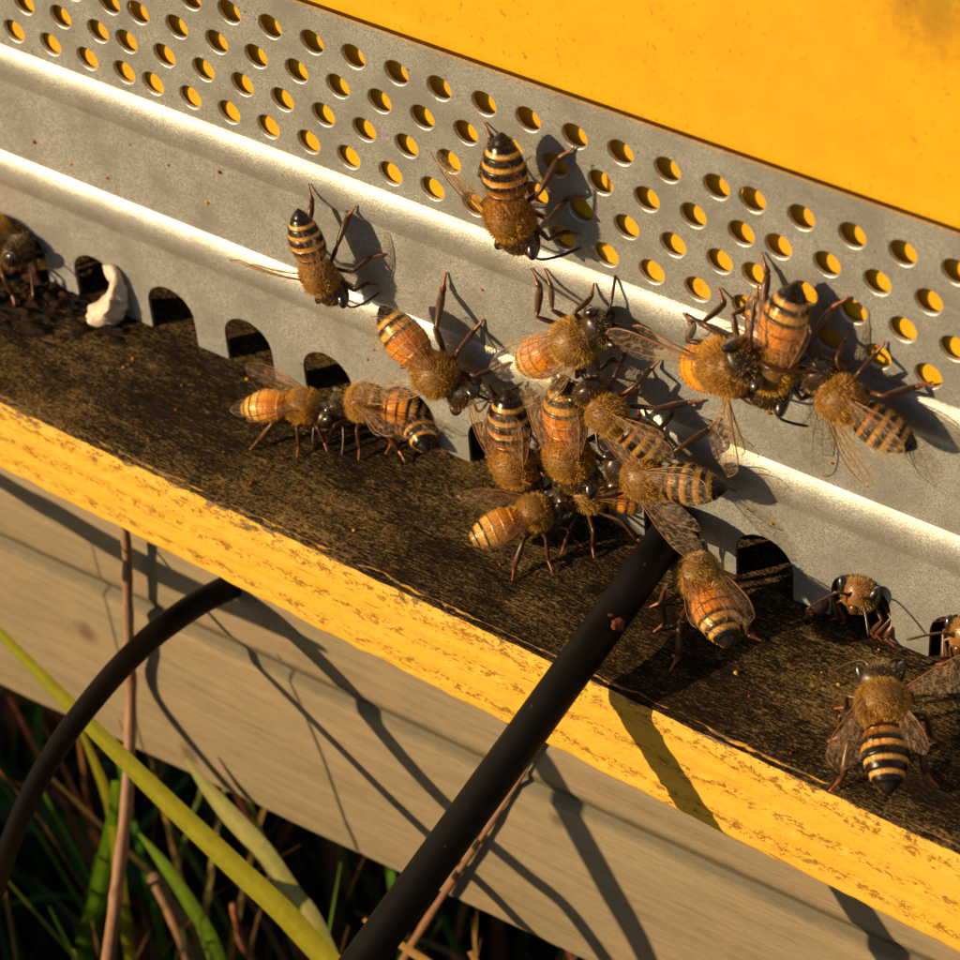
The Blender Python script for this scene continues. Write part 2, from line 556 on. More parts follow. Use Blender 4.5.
# lower field with the arches cut into its bottom edge
low = [(x, zlow) for x in reversed(xs_top)]
k0, k1 = math.ceil((XA + 0.5 - ARCH0) / ARCH_P), math.floor((XB - 0.5 - ARCH0) / ARCH_P)
bottom = [(XA, TOOTH)]
for k in range(k0, k1 + 1):
    c = ARCH0 + k * ARCH_P
    bottom.append((c - ARCH_R - 0.012, TOOTH))
    bottom.append((c - ARCH_R, TOOTH + 0.02))
    zc = ARCH_TOP - ARCH_R
    for s in range(15):
        a = math.pi - math.pi * s / 14
        bottom.append((c + ARCH_R * math.cos(a), zc + ARCH_R * math.sin(a)))
    bottom.append((c + ARCH_R, TOOTH + 0.02))
    bottom.append((c + ARCH_R + 0.012, TOOTH))
bottom.append((XB, TOOTH))
outer = bottom + low
vs2, _, fs2, *_ = cdt(outer, [])


def in_poly(x, z):
    if z > zlow or z < TOOTH:
        return False
    k = round((x - ARCH0) / ARCH_P)
    dx = abs(x - (ARCH0 + k * ARCH_P))
    if k0 <= k <= k1 and dx < ARCH_R:
        zc = ARCH_TOP - ARCH_R
        return z > zc and math.hypot(dx, z - zc) > ARCH_R * 0.985
    return True


for f in fs2:
    cx = sum(vs2[i][0] for i in f) / len(f)
    cz = sum(vs2[i][1] for i in f) / len(f)
    if not in_poly(cx, cz):
        continue
    pl.f.append(tuple(pv(vs2[i][0], strip_y(vs2[i][1]), vs2[i][1]) for i in f))
    pl.f.append(tuple(reversed([pv(vs2[i][0], strip_y(vs2[i][1]) + TH, vs2[i][1]) for i in f])))
for (xa, za), (xb, zb) in zip(bottom, bottom[1:]):
    pl.f.append((pv(xa, 0, za), pv(xa, TH, za), pv(xb, TH, zb), pv(xb, 0, zb)))
for xa, xb in zip(xs_top, xs_top[1:]):
    y = strip_y(ztop)
    pl.f.append((pv(xa, y, ztop), pv(xb, y, ztop), pv(xb, y + TH, ztop), pv(xa, y + TH, ztop)))
me = pl.mesh('entrance_strip')
bm = bmesh.new()
bm.from_mesh(me)
bmesh.ops.recalc_face_normals(bm, faces=bm.faces)
for v in bm.verts:                                      # a sheet that has been handled: slight waves
    v.co.y -= 0.018 * (0.5 + 0.5 * noise.noise(Vector((v.co.x * 0.25, 0, 1.7))))
bm.to_mesh(me)
bm.free()
strip = link('entrance_strip', me, M_METAL)
for p in me.polygons:
    p.use_smooth = True
me.set_sharp_from_angle(angle=math.radians(14))
tag(strip, 'galvanised metal strip with punched holes, two beads and arched bee gates', 'metal strip')

# ------------------------------------------------------------ landing board
board = empty('landing_board', (4, -1, -5.3))
tag(board, 'landing board with dark weathered top and flaking yellow front edge', 'landing board')
inv_board = Matrix.Translation(board.location).inverted()


def y_front(x):
    return -1.885 - 0.0135 * x


def z_bottom(x):
    return -5.872 - 0.0243 * x


mb = MB()
nxx = 420
ys = [0.0 + 0.045 * i for i in range(46)]
rows = []
for i in range(nxx + 1):
    x = XA + (XB - XA) * i / nxx
    yf = y_front(x) + 0.07
    row = []
    for j in range(52):
        t = j / 51
        y = yf + (0.5 - yf) * t
        z = ZB - 0.004 + 0.016 * fbm(x * 1.3, y * 9, 0.3, 4) + 0.010 * fbm(x * 6, y * 12, 3.1, 3)
        if j < 4:
            z -= (4 - j) ** 2 * 0.0009
        row.append(len(mb.v))
        mb.v.append((x, y, z))
    for y, z in ((0.8, ZB - 0.005), (1.2, ZB - 0.006), (1.8, ZB - 0.008), (3, ZB - 0.01), (6, ZB - 0.01), (14, ZB - 0.01), (34, ZB - 0.01), (34, -6.2), (yf, z_bottom(x) + 0.02)):
        row.append(len(mb.v))
        mb.v.append((x, y, z))
    rows.append(row)
for a, b in zip(rows, rows[1:]):
    n = len(a)
    for j in range(n):
        k = (j + 1) % n
        mb.f.append((a[j], b[j], b[k], a[k]))
mb.f.append(tuple(reversed(rows[0])))
mb.f.append(tuple(rows[-1]))
o = mb.build('deck', M_DECK, board)
o.matrix_parent_inverse = inv_board
o.data.set_sharp_from_angle(angle=math.radians(50))

mb = MB()
rows = []
nxx, nzz = 760, 34
for i in range(nxx + 1):
    x = XA + (XB - XA) * i / nxx
    yf, zb = y_front(x), z_bottom(x)
    arris = 0.05 + 0.05 * abs(fbm(x * 1.4, 0, 5, 4)) + 0.02 * noise.noise(Vector((x * 8, 1, 0)))
    row = []
    for j in range(nzz + 1):
        t = j / nzz
        z = ZB - 0.015 - 0.012 * noise.noise(Vector((x * 5, 2, 2))) + (zb - ZB + 0.02 + 0.03 * fbm(x * 2.2, 7, 1, 4)) * t
        seam = 0.0
        for c, w in ((0.13, 0.10), (0.47, 0.075), (0.80, 0.08)):
            seam = max(seam, math.exp(-((t - c - 0.03 * noise.noise(Vector((x * 0.6, c * 9, 0)))) / w) ** 2))
        y = yf - 0.012 * fbm(x * 1.2, 0, z * 9, 4) - 0.012 * fbm(x * 7, 1, z * 11, 3) * (0.4 + seam) + 0.007 * seam
        if t < 0.12:
            q = (1 - t / 0.12)
            y += q * q * (0.07 + arris)
            z += q * q * q * 0.010
        if t > 0.95:
            y += (t - 0.95) * 20 * 0.04
        row.append(len(mb.v))
        mb.v.append((x, y, z))
        mb.c.append((seam, max(0.0, 1 - t / 0.22) * 0.8, 0, 1))
    row.append(len(mb.v))
    mb.v.append((x, yf + 0.12, zb - 0.004))
    mb.c.append((0, 0, 0, 1))
    row.append(len(mb.v))
    mb.v.append((x, yf + 0.22, ZB - 0.09))
    mb.c.append((0, 1, 0, 1))
    rows.append(row)
for a, b in zip(rows, rows[1:]):
    n = len(a)
    for j in range(n):
        k = (j + 1) % n
        mb.f.append((a[k], b[k], b[j], a[j]))
mb.f.append(tuple(rows[0]))
mb.f.append(tuple(reversed(rows[-1])))
o = mb.build('painted_edge', M_EDGE, board)
o.matrix_parent_inverse = inv_board
tag(o, 'yellow painted plywood edge with cracked flaking paint')

# ------------------------------------------------------------ stand beam
mb = MB()
rows = []
YB = -1.2
for i in range(121):
    x = XA + (XB - XA) * i / 120
    zt, zbm, zg = -6.35 + 0.0 * x, -10.69 + 0.051 * x, -7.955 + 0.0256 * x
    prof = [(2.0, zt), (YB + 0.1, zt), (YB + 0.03, zt - 0.03), (YB, zt - 0.1), (YB, zg + 0.2), (YB + 0.035, zg + 0.12), (YB + 0.06, zg + 0.03), (YB + 0.012, zg - 0.03),
            (YB - 0.015, zg - 0.08), (YB - 0.01, zg - 0.2), (YB - 0.01, zbm + 0.12), (YB + 0.03, zbm + 0.03), (YB + 0.12, zbm), (2.0, zbm)]
    row = []
    for y, z in prof:
        row.append(len(mb.v))
        mb.v.append((x, y + 0.012 * fbm(x * 0.8, z * 3, 0), z + 0.015 * fbm(x * 0.9, y * 2, z)))
    rows.append(row)
for a, b in zip(rows, rows[1:]):
    n = len(a)
    for j in range(n):
        k = (j + 1) % n
        mb.f.append((a[j], a[k], b[k], b[j]))
mb.f.append(tuple(reversed(rows[0])))
mb.f.append(tuple(rows[-1]))
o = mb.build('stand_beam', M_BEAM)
o.data.set_sharp_from_angle(angle=math.radians(40))
tag(o, 'pale wooden stand beam with a groove below the landing board', 'beam')
for v in o.data.polygons:
    pass


# ------------------------------------------------------------ cables
def smooth_path(pts, n=10):
    pts = [Vector(p) for p in pts]
    out = []
    for i in range(len(pts) - 1):
        p0, p1, p2, p3 = pts[max(i - 1, 0)], pts[i], pts[i + 1], pts[min(i + 2, len(pts) - 1)]
        for k in range(n):
            t = k / n
            out.append(0.5 * ((2 * p1) + (p2 - p0) * t + (2 * p0 - 5 * p1 + 4 * p2 - p3) * t * t + (3 * p1 - p0 - 3 * p2 + p3) * t ** 3))
    out.append(pts[-1])
    return out


def cable_line(t):
    return (6.444 - 0.125 * t, -1.985 - t, -4.316 - 0.465 * t)


path = smooth_path([(6.1, 2.2, -4.5), (6.1, 0.9, -4.5), (6.005, 0.250, -4.607), (6.227, -0.120, -4.269), (6.374, -0.450, -4.104), (6.422, -0.720, -4.072), (6.441, -1.050, -4.110), (6.390, -1.560, -4.336), cable_line(0.3), cable_line(1.5), cable_line(3), cable_line(5), (5.7, -8.6, -7.6), (5.4, -10.2, -9.6), (5.0, -11.2, -13), (4.5, -11.8, -20.5)], 12)
mb = MB()
mb.tube(path, [0.19] * len(path), 24)
cable = mb.build('sensor_cable', M_CABLE)
tag(cable, 'straight thick black cable coming out of the bee gate over the board', 'cable')
path = smooth_path([(1.5, 0.6, -7.2), (1.25, -0.4, -7.0), (1.09, -1.25, -6.86), (1.02, -1.62, -6.8), (1.01, -2.02, -6.72), (0.99, -2.41, -6.69), (0.98, -2.9, -6.71), (0.98, -3.3, -6.77), (0.96, -3.74, -6.91), (0.97, -4.19, -7.08), (1.03, -4.61, -7.24), (1.17, -5.08, -7.39), (1.42, -5.64, -7.47), (1.66, -6.24, -7.6), (1.85, -7.0, -8.6), (1.9, -7.4, -11), (1.9, -7.6, -20.5)], 8)
rad = [max(0.11, 0.155 - 0.045 * i / 90) for i in range(len(path))]
mb = MB()
mb.tube(path, rad, 18)
tag(mb.build('bent_cable', M_CABLE), 'thin black cable arching out from under the landing board', 'cable')


# ------------------------------------------------------------ grass, stalks
def blade_mesh(pts, widths, color, fold=0.25, tip=None):
    """a leaf with two folded halves and real thickness at the midrib"""
    pts = smooth_path(pts, 7)
    n = len(pts)
    ws = np.interp(np.linspace(0, 1, n), np.linspace(0, 1, len(widths)), widths)
    m = MB()
    side = Vector((0.8, 0.55, 0.15))
    for i, p in enumerate(pts):
        d = (pts[min(i + 1, n - 1)] - pts[max(i - 1, 0)]).normalized()
        s = (side - d * side.dot(d)).normalized()
        k = d.cross(s)
        w = ws[i] * 0.5
        c = color if tip is None else tuple(a + (b - a) * (i / (n - 1)) for a, b in zip(color, tip))
        for q, cc in ((p + s * w, 0.9), (p + k * w * fold + s * w * 0.12, 1.15), (p + k * w * fold - s * w * 0.12, 1.15), (p - s * w, 0.9), (p + k * (w * fold - 0.012), 0.95)):
            m.v.append(tuple(q))
            m.c.append((c[0] * cc, c[1] * cc, c[2] * cc, 1))
    for i in range(n - 1):
        a, b = i * 5, i * 5 + 5
        for u, v in ((0, 1), (1, 2), (2, 3), (3, 4), (4, 0)):
            m.f.append((a + u, a + v, b + v, b + u))
    return m


GREEN, YG, PALE, BROWN, STRAW = (0.10, 0.21, 0.015), (0.34, 0.36, 0.012), (0.50, 0.48, 0.16), (0.22, 0.12, 0.065), (0.48, 0.27, 0.075)
leaves = [
    ('grass_blade', 'broad yellow-green grass blade crossing diagonally in front of the beam', [(-2.0, -3.2, -5.5), (-0.84, -3.1, -6.66), (0.28, -3.1, -7.5), (1.29, -3.1, -8.2), (2.31, -3.1, -8.85), (3.19, -3.1, -9.42), (4.4, -3.2, -10.5), (5.2, -3.4, -13), (5.6, -3.6, -20.3)], (0.03, 0.09, 0.17, 0.22, 0.26, 0.28, 0.28, 0.27, 0.26), YG, (0.40, 0.34, 0.01)),
    ('grass_blade', 'pale green grass leaf hanging under the lower edge of the beam', [(0.2, -1.5, -9.9), (0.43, -1.5, -10.23), (0.75, -1.5, -10.56), (1.18, -1.5, -10.93), (1.53, -1.5, -11.43), (1.9, -1.5, -12.02), (2.4, -1.6, -14), (2.6, -1.6, -20.3)], (0.05, 0.16, 0.24, 0.26, 0.25, 0.24, 0.2, 0.15), PALE, PALE),
    ('grass_blade', 'upright bright green grass stem at the lower left', [(-1.0, -1.6, -10.9), (-1.03, -1.6, -11.27), (-1.41, -1.6, -12.43), (-1.82, -1.6, -13.66), (-2.41, -1.6, -15.48), (-3, -1.6, -20.3)], (0.1, 0.2, 0.22, 0.24, 0.26, 0.26), (0.20, 0.36, 0.012), (0.14, 0.30, 0.01)),
    ('grass_blade', 'short yellow grass tip standing beside the dry stalk', [(-1.45, -1.6, -10.1), (-1.38, -1.6, -10.4), (-1.22, -1.6, -11.2), (-1.2, -1.6, -11.92), (-1.3, -1.7, -14), (-1.4, -1.8, -20.3)], (0.03, 0.08, 0.14, 0.17, 0.16, 0.15), (0.38, 0.33, 0.03), YG),
    ('grass_blade', 'small green leaf branching right of the dry stalk', [(-0.9, -1.5, -11.9), (-0.55, -1.5, -12.3), (-0.2, -1.5, -12.9), (0.1, -1.5, -13.7), (0.2, -1.5, -16), (0, -1.5, -20.3)], (0.03, 0.16, 0.2, 0.16, 0.12, 0.1), (0.22, 0.34, 0.02), GREEN),
    ('grass_blade', 'dark green grass blade lying across the shade at the lower left', [(-9.4, 1.2, -17.6), (-7.3, 1.2, -17.6), (-6.25, 1.2, -17.4), (-5.2, 1.2, -17.3), (-3.8, 1.2, -17.6), (-2.5, 1.4, -18.6), (-2, 1.5, -20.3)], (0.2, 0.5, 0.6, 0.55, 0.5, 0.4, 0.3), (0.07, 0.17, 0.02), (0.07, 0.17, 0.02)),
    ('grass_blade', 'thin straw coloured blade crossing under the brown stalk', [(3.3, -2.2, -10.1), (4.5, -2.2, -10.35), (5.4, -2.2, -10.45), (6.6, -2.3, -10.7), (7.6, -2.6, -12.5), (8, -2.8, -20.3)], (0.05, 0.12, 0.13, 0.13, 0.12, 0.1), STRAW, STRAW),
    ('grass_blade', 'short straw stem leaning right below the beam edge', [(4.62, -2.0, -10.0), (4.9, -2.0, -10.5), (5.25, -2.0, -11.1), (5.6, -2.0, -12.2), (5.9, -2.1, -20.3)], (0.06, 0.13, 0.14, 0.13, 0.12), STRAW, STRAW),
]
for name, lab, pts, ws, c0, c1 in leaves:
    o = blade_mesh(pts, ws, c0, 0.14, c1).build(name, M_GRASS)
    o.data.set_sharp_from_angle(angle=math.radians(25))
    tag(o, lab, 'grass', 'grass blades by the stand')
stalks = [
    ('dry_stalk', 'thin upright dry stalk standing against the beam on the left', [(-0.1, -1.45, -6.2), (-0.19, -1.42, -6.77), (-0.34, -1.42, -7.66), (-0.48, -1.42, -8.54), (-0.595, -1.450, -9.396), (-0.172, -2.200, -10.180), (0.186, -2.900, -10.687), (0.147, -3.300, -11.852), (-1.9, -3.8, -20.4)], (0.05, 0.09), (0.30, 0.17, 0.10)),
    ('dry_stalk', 'brown dry stalk leaning up from the bottom beside the thick cable', [(5.294, -1.240, -6.910), (4.785, -1.260, -8.043), (4.344, -1.300, -9.002), (3.861, -1.320, -10.045), (3.272, -1.360, -11.360), (2.943, -1.420, -12.163), (2.2, -2.2, -14.0), (1.6, -2.4, -20.4)], (0.015, 0.085), (0.24, 0.12, 0.06)),
    ('dry_stalk', 'thin reddish stalk in the shade below the beam', [(0.0, -1.0, -13.2), (0.05, -1.0, -14.0), (0.5, -1.0, -14.7), (1.1, -1.0, -15.3), (1.3, -1.0, -17), (1.3, -1, -20.4)], (0.05, 0.06), (0.30, 0.11, 0.05)),
    ('dry_stalk', 'pale tufted stalk end low in the shade at the left', [(-1.35, -1.0, -13.5), (-1.1, -1.0, -14.4), (-1.0, -1.0, -15.4), (-1.0, -1.0, -17), (-1.2, -1, -20.4)], (0.1, 0.06), (0.42, 0.24, 0.14)),
]
for name, lab, pts, (r0, r1), c in stalks:
    pts = smooth_path(pts, 7)
    m = MB()
    n = len(pts)
    m.tube(pts, [r0 + (r1 - r0) * i / (n - 1) + 0.006 * math.sin(i * 1.3) for i in range(n)], 9, c)
    tag(m.build(name, M_STALK), lab, 'stalk', 'dry stalks by the stand')

# sparse grass under the stand, thick unseen grass added in front to shade it, nobody could count it
m = MB()
gr = random.Random(3)


def add_grass(x, y, h, w, c, lean):
    a = gr.uniform(0, 2 * math.pi)
    d = Vector((math.cos(a), math.sin(a), 0))
    s = Vector((-d.y, d.x, 0))
    z0 = -20.3
    vs = []
    for i in range(5):
        t = i / 4
        p = Vector((x, y, z0)) + Vector((0, 0, h * (t - 0.12 * lean * t * t))) + d * (lean * h * 0.45 * t * t)
        ww = w * (1 - t ** 2.2) + 0.01
        vs += [p - s * ww, p + s * ww + d * 0.03]
    m.add(vs, [(2 * i, 2 * i + 1, 2 * i + 3, 2 * i + 2) for i in range(4)], tuple(q * gr.uniform(0.7, 1.3) for q in c))


for i in range(5200):
    y = -4.4 - 16 * gr.random() ** 1.2
    x = gr.uniform(-30, 14)
    top = -12.4 + 0.416 * (-1.2 - y)
    h = (top + 20.3) * gr.uniform(0.6, 0.97)
    add_grass(x, y, h, gr.uniform(0.08, 0.2), gr.choice((GREEN, (0.07, 0.16, 0.02), STRAW, (0.16, 0.20, 0.03))), gr.uniform(0.1, 0.6))
for i in range(1500):
    add_grass(gr.uniform(-14, 14), gr.uniform(-4, 12), gr.uniform(1.5, 6), gr.uniform(0.06, 0.2), gr.choice((GREEN, (0.05, 0.12, 0.02), STRAW, BROWN)), gr.uniform(0.3, 1.5))
for pts, w in (([(0.45, -6.81, -4.45), (0.93, -6.81, -5.1), (1.27, -6.81, -5.76), (1.62, -6.81, -6.43), (2.13, -6.81, -7.47), (2.5, -6.9, -9), (2.6, -7, -20.3)], (0.4, 0.66, 0.7, 0.7, 0.64, 0.5, 0.4)),
               ([(-1.6, -5.41, -5.9), (-1.51, -5.41, -6.09), (-1.16, -5.41, -7.2), (-0.93, -5.41, -8.25), (-0.78, -5.41, -8.82), (-0.5, -5.4, -11), (-0.4, -5.4, -20.3)], (0.04, 0.07, 0.1, 0.11, 0.12, 0.13, 0.13)),
               ([(-4.25, -5.41, -5.2), (-4.23, -5.41, -5.66), (-4.19, -5.41, -6.39), (-4.15, -5.41, -7.19), (-4.0, -5.4, -11), (-4, -5.4, -20.3)], (0.04, 0.06, 0.07, 0.08, 0.1, 0.1)),
               ([(-1.17, -5.81, -5.26), (-1.65, -5.81, -5.27), (-2.21, -5.81, -5.27), (-2.92, -5.81, -5.29), (-3.65, -5.81, -5.28), (-4.37, -5.81, -5.21), (-5.25, -5.81, -5.09), (-6.50, -5.81, -5.14), (-7.30, -6.11, -6.64), (-7.70, -6.41, -19.94)], (0.1, 0.3, 0.42, 0.5, 0.55, 0.5, 0.45, 0.35, 0.3, 0.3))):
    bm_ = blade_mesh(pts, w, GREEN, 0.3)  # unseen blades added out of frame to cast shadow stripes on the beam
    m.add(bm_.v, bm_.f, bm_.c)
for i in range(90):
    x, y = gr.uniform(-5, 7), gr.uniform(-3.2, 0.5)
    add_grass(x, y, gr.uniform(6.0, 9.3), gr.uniform(0.03, 0.085), gr.choice((GREEN, (0.16, 0.30, 0.02), (0.42, 0.24, 0.08), (0.30, 0.12, 0.05), STRAW)), gr.uniform(0.2, 1.0))
tag(m.build('grass', M_GRASS), 'rough grass growing in the shade below the hive stand, with unseen shadow-casting grass added in front', 'grass', None, 'stuff')


# ------------------------------------------------------------ wax, crumbs
def lump(mb, c, r, color, seed, squash=(1, 1, 1), amp=0.35, seg=10, freq=1.6):
    vs, fs = [], []
    n, k = seg, seg + 2
    for i in range(n + 1):
        th = math.pi * i / n
        for j in range(k):
            ph = 2 * math.pi * j / k
            d = Vector((math.sin(th) * math.cos(ph), math.sin(th) * math.sin(ph), math.cos(th)))
            q = r * (1 + amp * fbm(d.x * freq + seed, d.y * freq, d.z * freq, 3))
            vs.append((c[0] + d.x * q * squash[0], c[1] + d.y * q * squash[1], c[2] + d.z * q * squash[2]))
    for i in range(n):
        for j in range(k):
            fs.append((i * k + j, (i + 1) * k + j, (i + 1) * k + (j + 1) % k, i * k + (j + 1) % k))
    mb.add(vs, fs, color)


def lerp3(a, b, t):
    return tuple(p + (q - p) * t for p, q in zip(a, b))


m = MB()
vs, fs = [], []
wp = smooth_path([(-1.16, -0.03, -4.12), (-1.02, -0.06, -4.2), (-0.98, -0.1, -4.38), (-1.06, -0.14, -4.56), (-1.16, -0.18, -4.68), (-1.2, -0.2, -4.79)], 9)
wr = np.interp(np.linspace(0, 1, len(wp)), [0, .12, .35, .6, .85, 1], [.02, .08, .11, .16, .18, .07])
m.tube(wp, list(wr), 28)
m.v = [tuple(Vector(p) + Vector((fbm(p[0] * 5, p[1] * 5, p[2] * 5), fbm(p[0] * 5 + 9, p[1] * 5, p[2] * 5), fbm(p[0] * 5, p[1] * 5 + 7, p[2] * 5))) * 0.06 + Vector((fbm(p[0] * 16, p[1] * 16, p[2] * 16), fbm(p[0] * 16, p[1] * 16 + 5, p[2] * 16), 0)) * 0.016) for p in m.v]
tag(m.build('wax_lump', M_WAX), 'lumpy whitish wax plug in the bee gate at the far left', 'wax')

m = MB()
nu, nv = 150, 60
for i in range(nu + 1):
    for j in range(nv + 1):
        x, y = -4.2 + 4.2 * i / nu, -1.25 + 1.21 * j / nv
        e = min(1, (4.2 - 4.2 * i / nu) / 1.6) * min(1, (j / nv) / 0.8) + 0.25 * fbm(x * 1.3, y * 1.5, 2)
        r = abs(fbm(x * 2.6, y * 6.5, 0, 5))
        h = 0.16 * max(0, e - 0.28) * (0.25 + 1.5 * r) + 0.02 * fbm(x * 11, y * 20, 4, 3)
        m.v.append((x, y, ZB - 0.035 + h))
        k = min(1, max(0, (h - 0.05) * 9)) * (0.4 + 0.8 * abs(fbm(x * 3, y * 4, 9)))
        cc = lerp3((0.010, 0.006, 0.004), gr.choice(((0.20, 0.060, 0.013), (0.10, 0.040, 0.014), (0.04, 0.020, 0.009))), min(1, k * 1.3))
        m.c.append((*cc, 1))
m.f = [(i * (nv + 1) + j, (i + 1) * (nv + 1) + j, (i + 1) * (nv + 1) + j + 1, i * (nv + 1) + j + 1) for i in range(nu) for j in range(nv)]
tag(m.build('propolis_crust', M_CRUMB), 'rough dark brown propolis crust on the board at the left gates', 'crust')
m = MB()
for i in range(60):
    c = gr.choice(((0.65, 0.27, 0.01), (0.5, 0.06, 0.01), (0.55, 0.33, 0.03), (0.3, 0.05, 0.01)))
    if i < 26:
        x, y = gr.uniform(-2, 11), gr.uniform(-1.8, -0.1)
        p = (x, y, ZB + 0.01)
    else:
        x, z = gr.uniform(-2, 10), gr.choice((gr.uniform(-4.7, -3.6), gr.uniform(-2.9, -2.1)))
        k = (x - ARCH0) / ARCH_P
        if z < -3.9 and abs(k - round(k)) < 0.34:
            continue
        p = (x, strip_y(z) - 0.015, z)
    lump(m, p, gr.uniform(0.008, 0.022), c, i * 1.7, (1.2, 1, 1), 0.4, 5)
tag(m.build('pollen_crumbs', M_CRUMB), 'tiny orange pollen crumbs scattered on metal and board', 'crumbs', None, 'stuff')
m = MB()
for i in range(9):
    lump(m, (6.50 + gr.uniform(-.06, .06), -1.62 + gr.uniform(-.06, .06), -4.36 + gr.uniform(-.03, .02) + 0.14), gr.uniform(0.03, 0.06), (0.17, 0.062, 0.026), i * 2.3, (1, 1, 1), 0.6, 6)
tag(m.build('dirt_clump', M_CRUMB), 'small brown dirt clump stuck on the thick black cable', 'dirt')


# ------------------------------------------------------------ honey bees
# straight body: x forward, z up (back), y left; 1.30 long from tail (-0.68) to face (0.62)
AB_S = [0, .03, .08, .16, .28, .42, .56, .70, .82, .91, .97, 1.0]
AB_R = [.045, .10, .15, .187, .208, .212, .198, .165, .120, .074, .034, .003]
HD_X = [.36, .375, .40, .43, .47, .51, .55, .585, .61, .625]
HD_R = [.065, .12, .16, .183, .19, .178, .148, .105, .06, .004]
TERG = [0, .17, .35, .53, .70, .85, 1.0]


def base_radius(x):
    if x < -0.005:
        return float(np.interp(-x / 0.68, AB_S, AB_R))
    if x > 0.36:
        return float(np.interp(x, HD_X, HD_R))
    t = (x - 0.175) / 0.205
    return max(0.055 if x > 0.1 else 0.045, 0.215 * max(0.0, 1 - abs(t) ** 2.4) ** 0.5)


DARK, AMBER, CREAM, BLOND = (0.014, 0.007, 0.004), (0.80, 0.30, 0.016), (0.80, 0.47, 0.10), (0.85, 0.52, 0.12)


def lerp(a, b, t):
    t = min(1, max(0, t))
    return tuple(p + (q - p) * t for p, q in zip(a, b))


def abdomen_color(s, kind, up):
    k = next(i for i in range(6) if s <= TERG[i + 1] + 1e-6)
    f = (s - TERG[k]) / (TERG[k + 1] - TERG[k])
    am = lerp(AMBER, (0.30, 0.075, 0.01), 0.35 if k == 0 else 0)
    if kind == 'amber':
        lead, edge = [(am, .9), (am, .84), (am, .75), (CREAM, .58), (CREAM, .45), (DARK, 0)][k]
    elif kind == 'striped':
        lead, edge = [(lerp(am, DARK, .35), .55), (lerp(am, DARK, .45), .45), (lerp(CREAM, AMBER, .3), .36), (CREAM, .36), (CREAM, .34), (DARK, 0)][k]
    elif kind == 'gold':
        lead, edge = [(am, .95), (am, .9), (lerp(am, CREAM, .35), .8), (CREAM, .66), (CREAM, .62), (lerp(CREAM, DARK, .4), .4)][k]
    else:
        lead, edge = [(lerp(am, DARK, .75), .3), (lerp(am, DARK, .45), .4), (lerp(CREAM, DARK, .25), .45), (lerp(CREAM, DARK, .2), .5), (lerp(CREAM, DARK, .3), .45), (DARK, 0)][k]
    c = lerp(lead, DARK, (f - edge) / 0.10) if edge > 0 else DARK
    if kind != 'gold' and lead is CREAM and f < 0.08:
        c = lerp(DARK, c, f / 0.08)
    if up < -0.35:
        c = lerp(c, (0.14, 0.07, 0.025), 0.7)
    return c


def bend(p, curl, nod):
    x, y, z = p
    if x < -0.02 and abs(curl) > 1e-4:
        d, a = -(x + 0.02), curl * (-(x + 0.02)) / 0.66
        rr = 0.66 / curl
        cx = -0.02 - rr * math.sin(a)
        cz = -rr * (1 - math.cos(a))
        return (cx - z * math.sin(a), y, cz + z * math.cos(a))
    if x > 0.345:
        a = -nod * min(1, (x - 0.345) / 0.05)
        dx, dz = x - 0.36, z
        return (0.36 + dx * math.cos(a) - dz * math.sin(a), y, -0.01 + dx * math.sin(a) + dz * math.cos(a))
    return p


def section(x, ang):
    """point of the straight body at station x and angle round it (0 = left, 90 = back)"""
    r = base_radius(x)
    ca, sa = math.cos(ang), math.sin(ang)
    if x < -0.005:
        s = -x / 0.68
        k = next(i for i in range(6) if s <= TERG[i + 1] + 1e-6)
        f = (s - TERG[k]) / (TERG[k + 1] - TERG[k])
        r *= 0.97 + 0.045 * f
        return (x, r * ca, r * (0.92 if sa > 0 else 0.78) * sa - 0.015)
    if x > 0.36:
        wide = 1.0 + 0.10 * sa
        return (x, r * ca * wide, r * sa * (0.98 if sa > 0 else 1.12))
    return (x, r * ca, r * sa * (0.98 if sa > 0 else 0.92) + 0.005)


def bee_stations():
    xs = []
    for k in range(6):
        n = 7 if k < 5 else 9
        for i in range(n):
            s = TERG[k] + (TERG[k + 1] - TERG[k]) * (i + 0.5 * (i == 0) * 0.05) / (n - 1) if i < n - 1 else TERG[k + 1] - 0.0005
            xs.append(-0.68 * s)
    xs = sorted(set(xs))
    xs += [0.0 + 0.02 * i for i in range(1, 19)]
    xs += [0.372, .385, .40, .42, .445, .47, .495, .52, .545, .57, .59, .607, .618, .625]
    return xs


STATIONS = bee_stations()
NR = 26


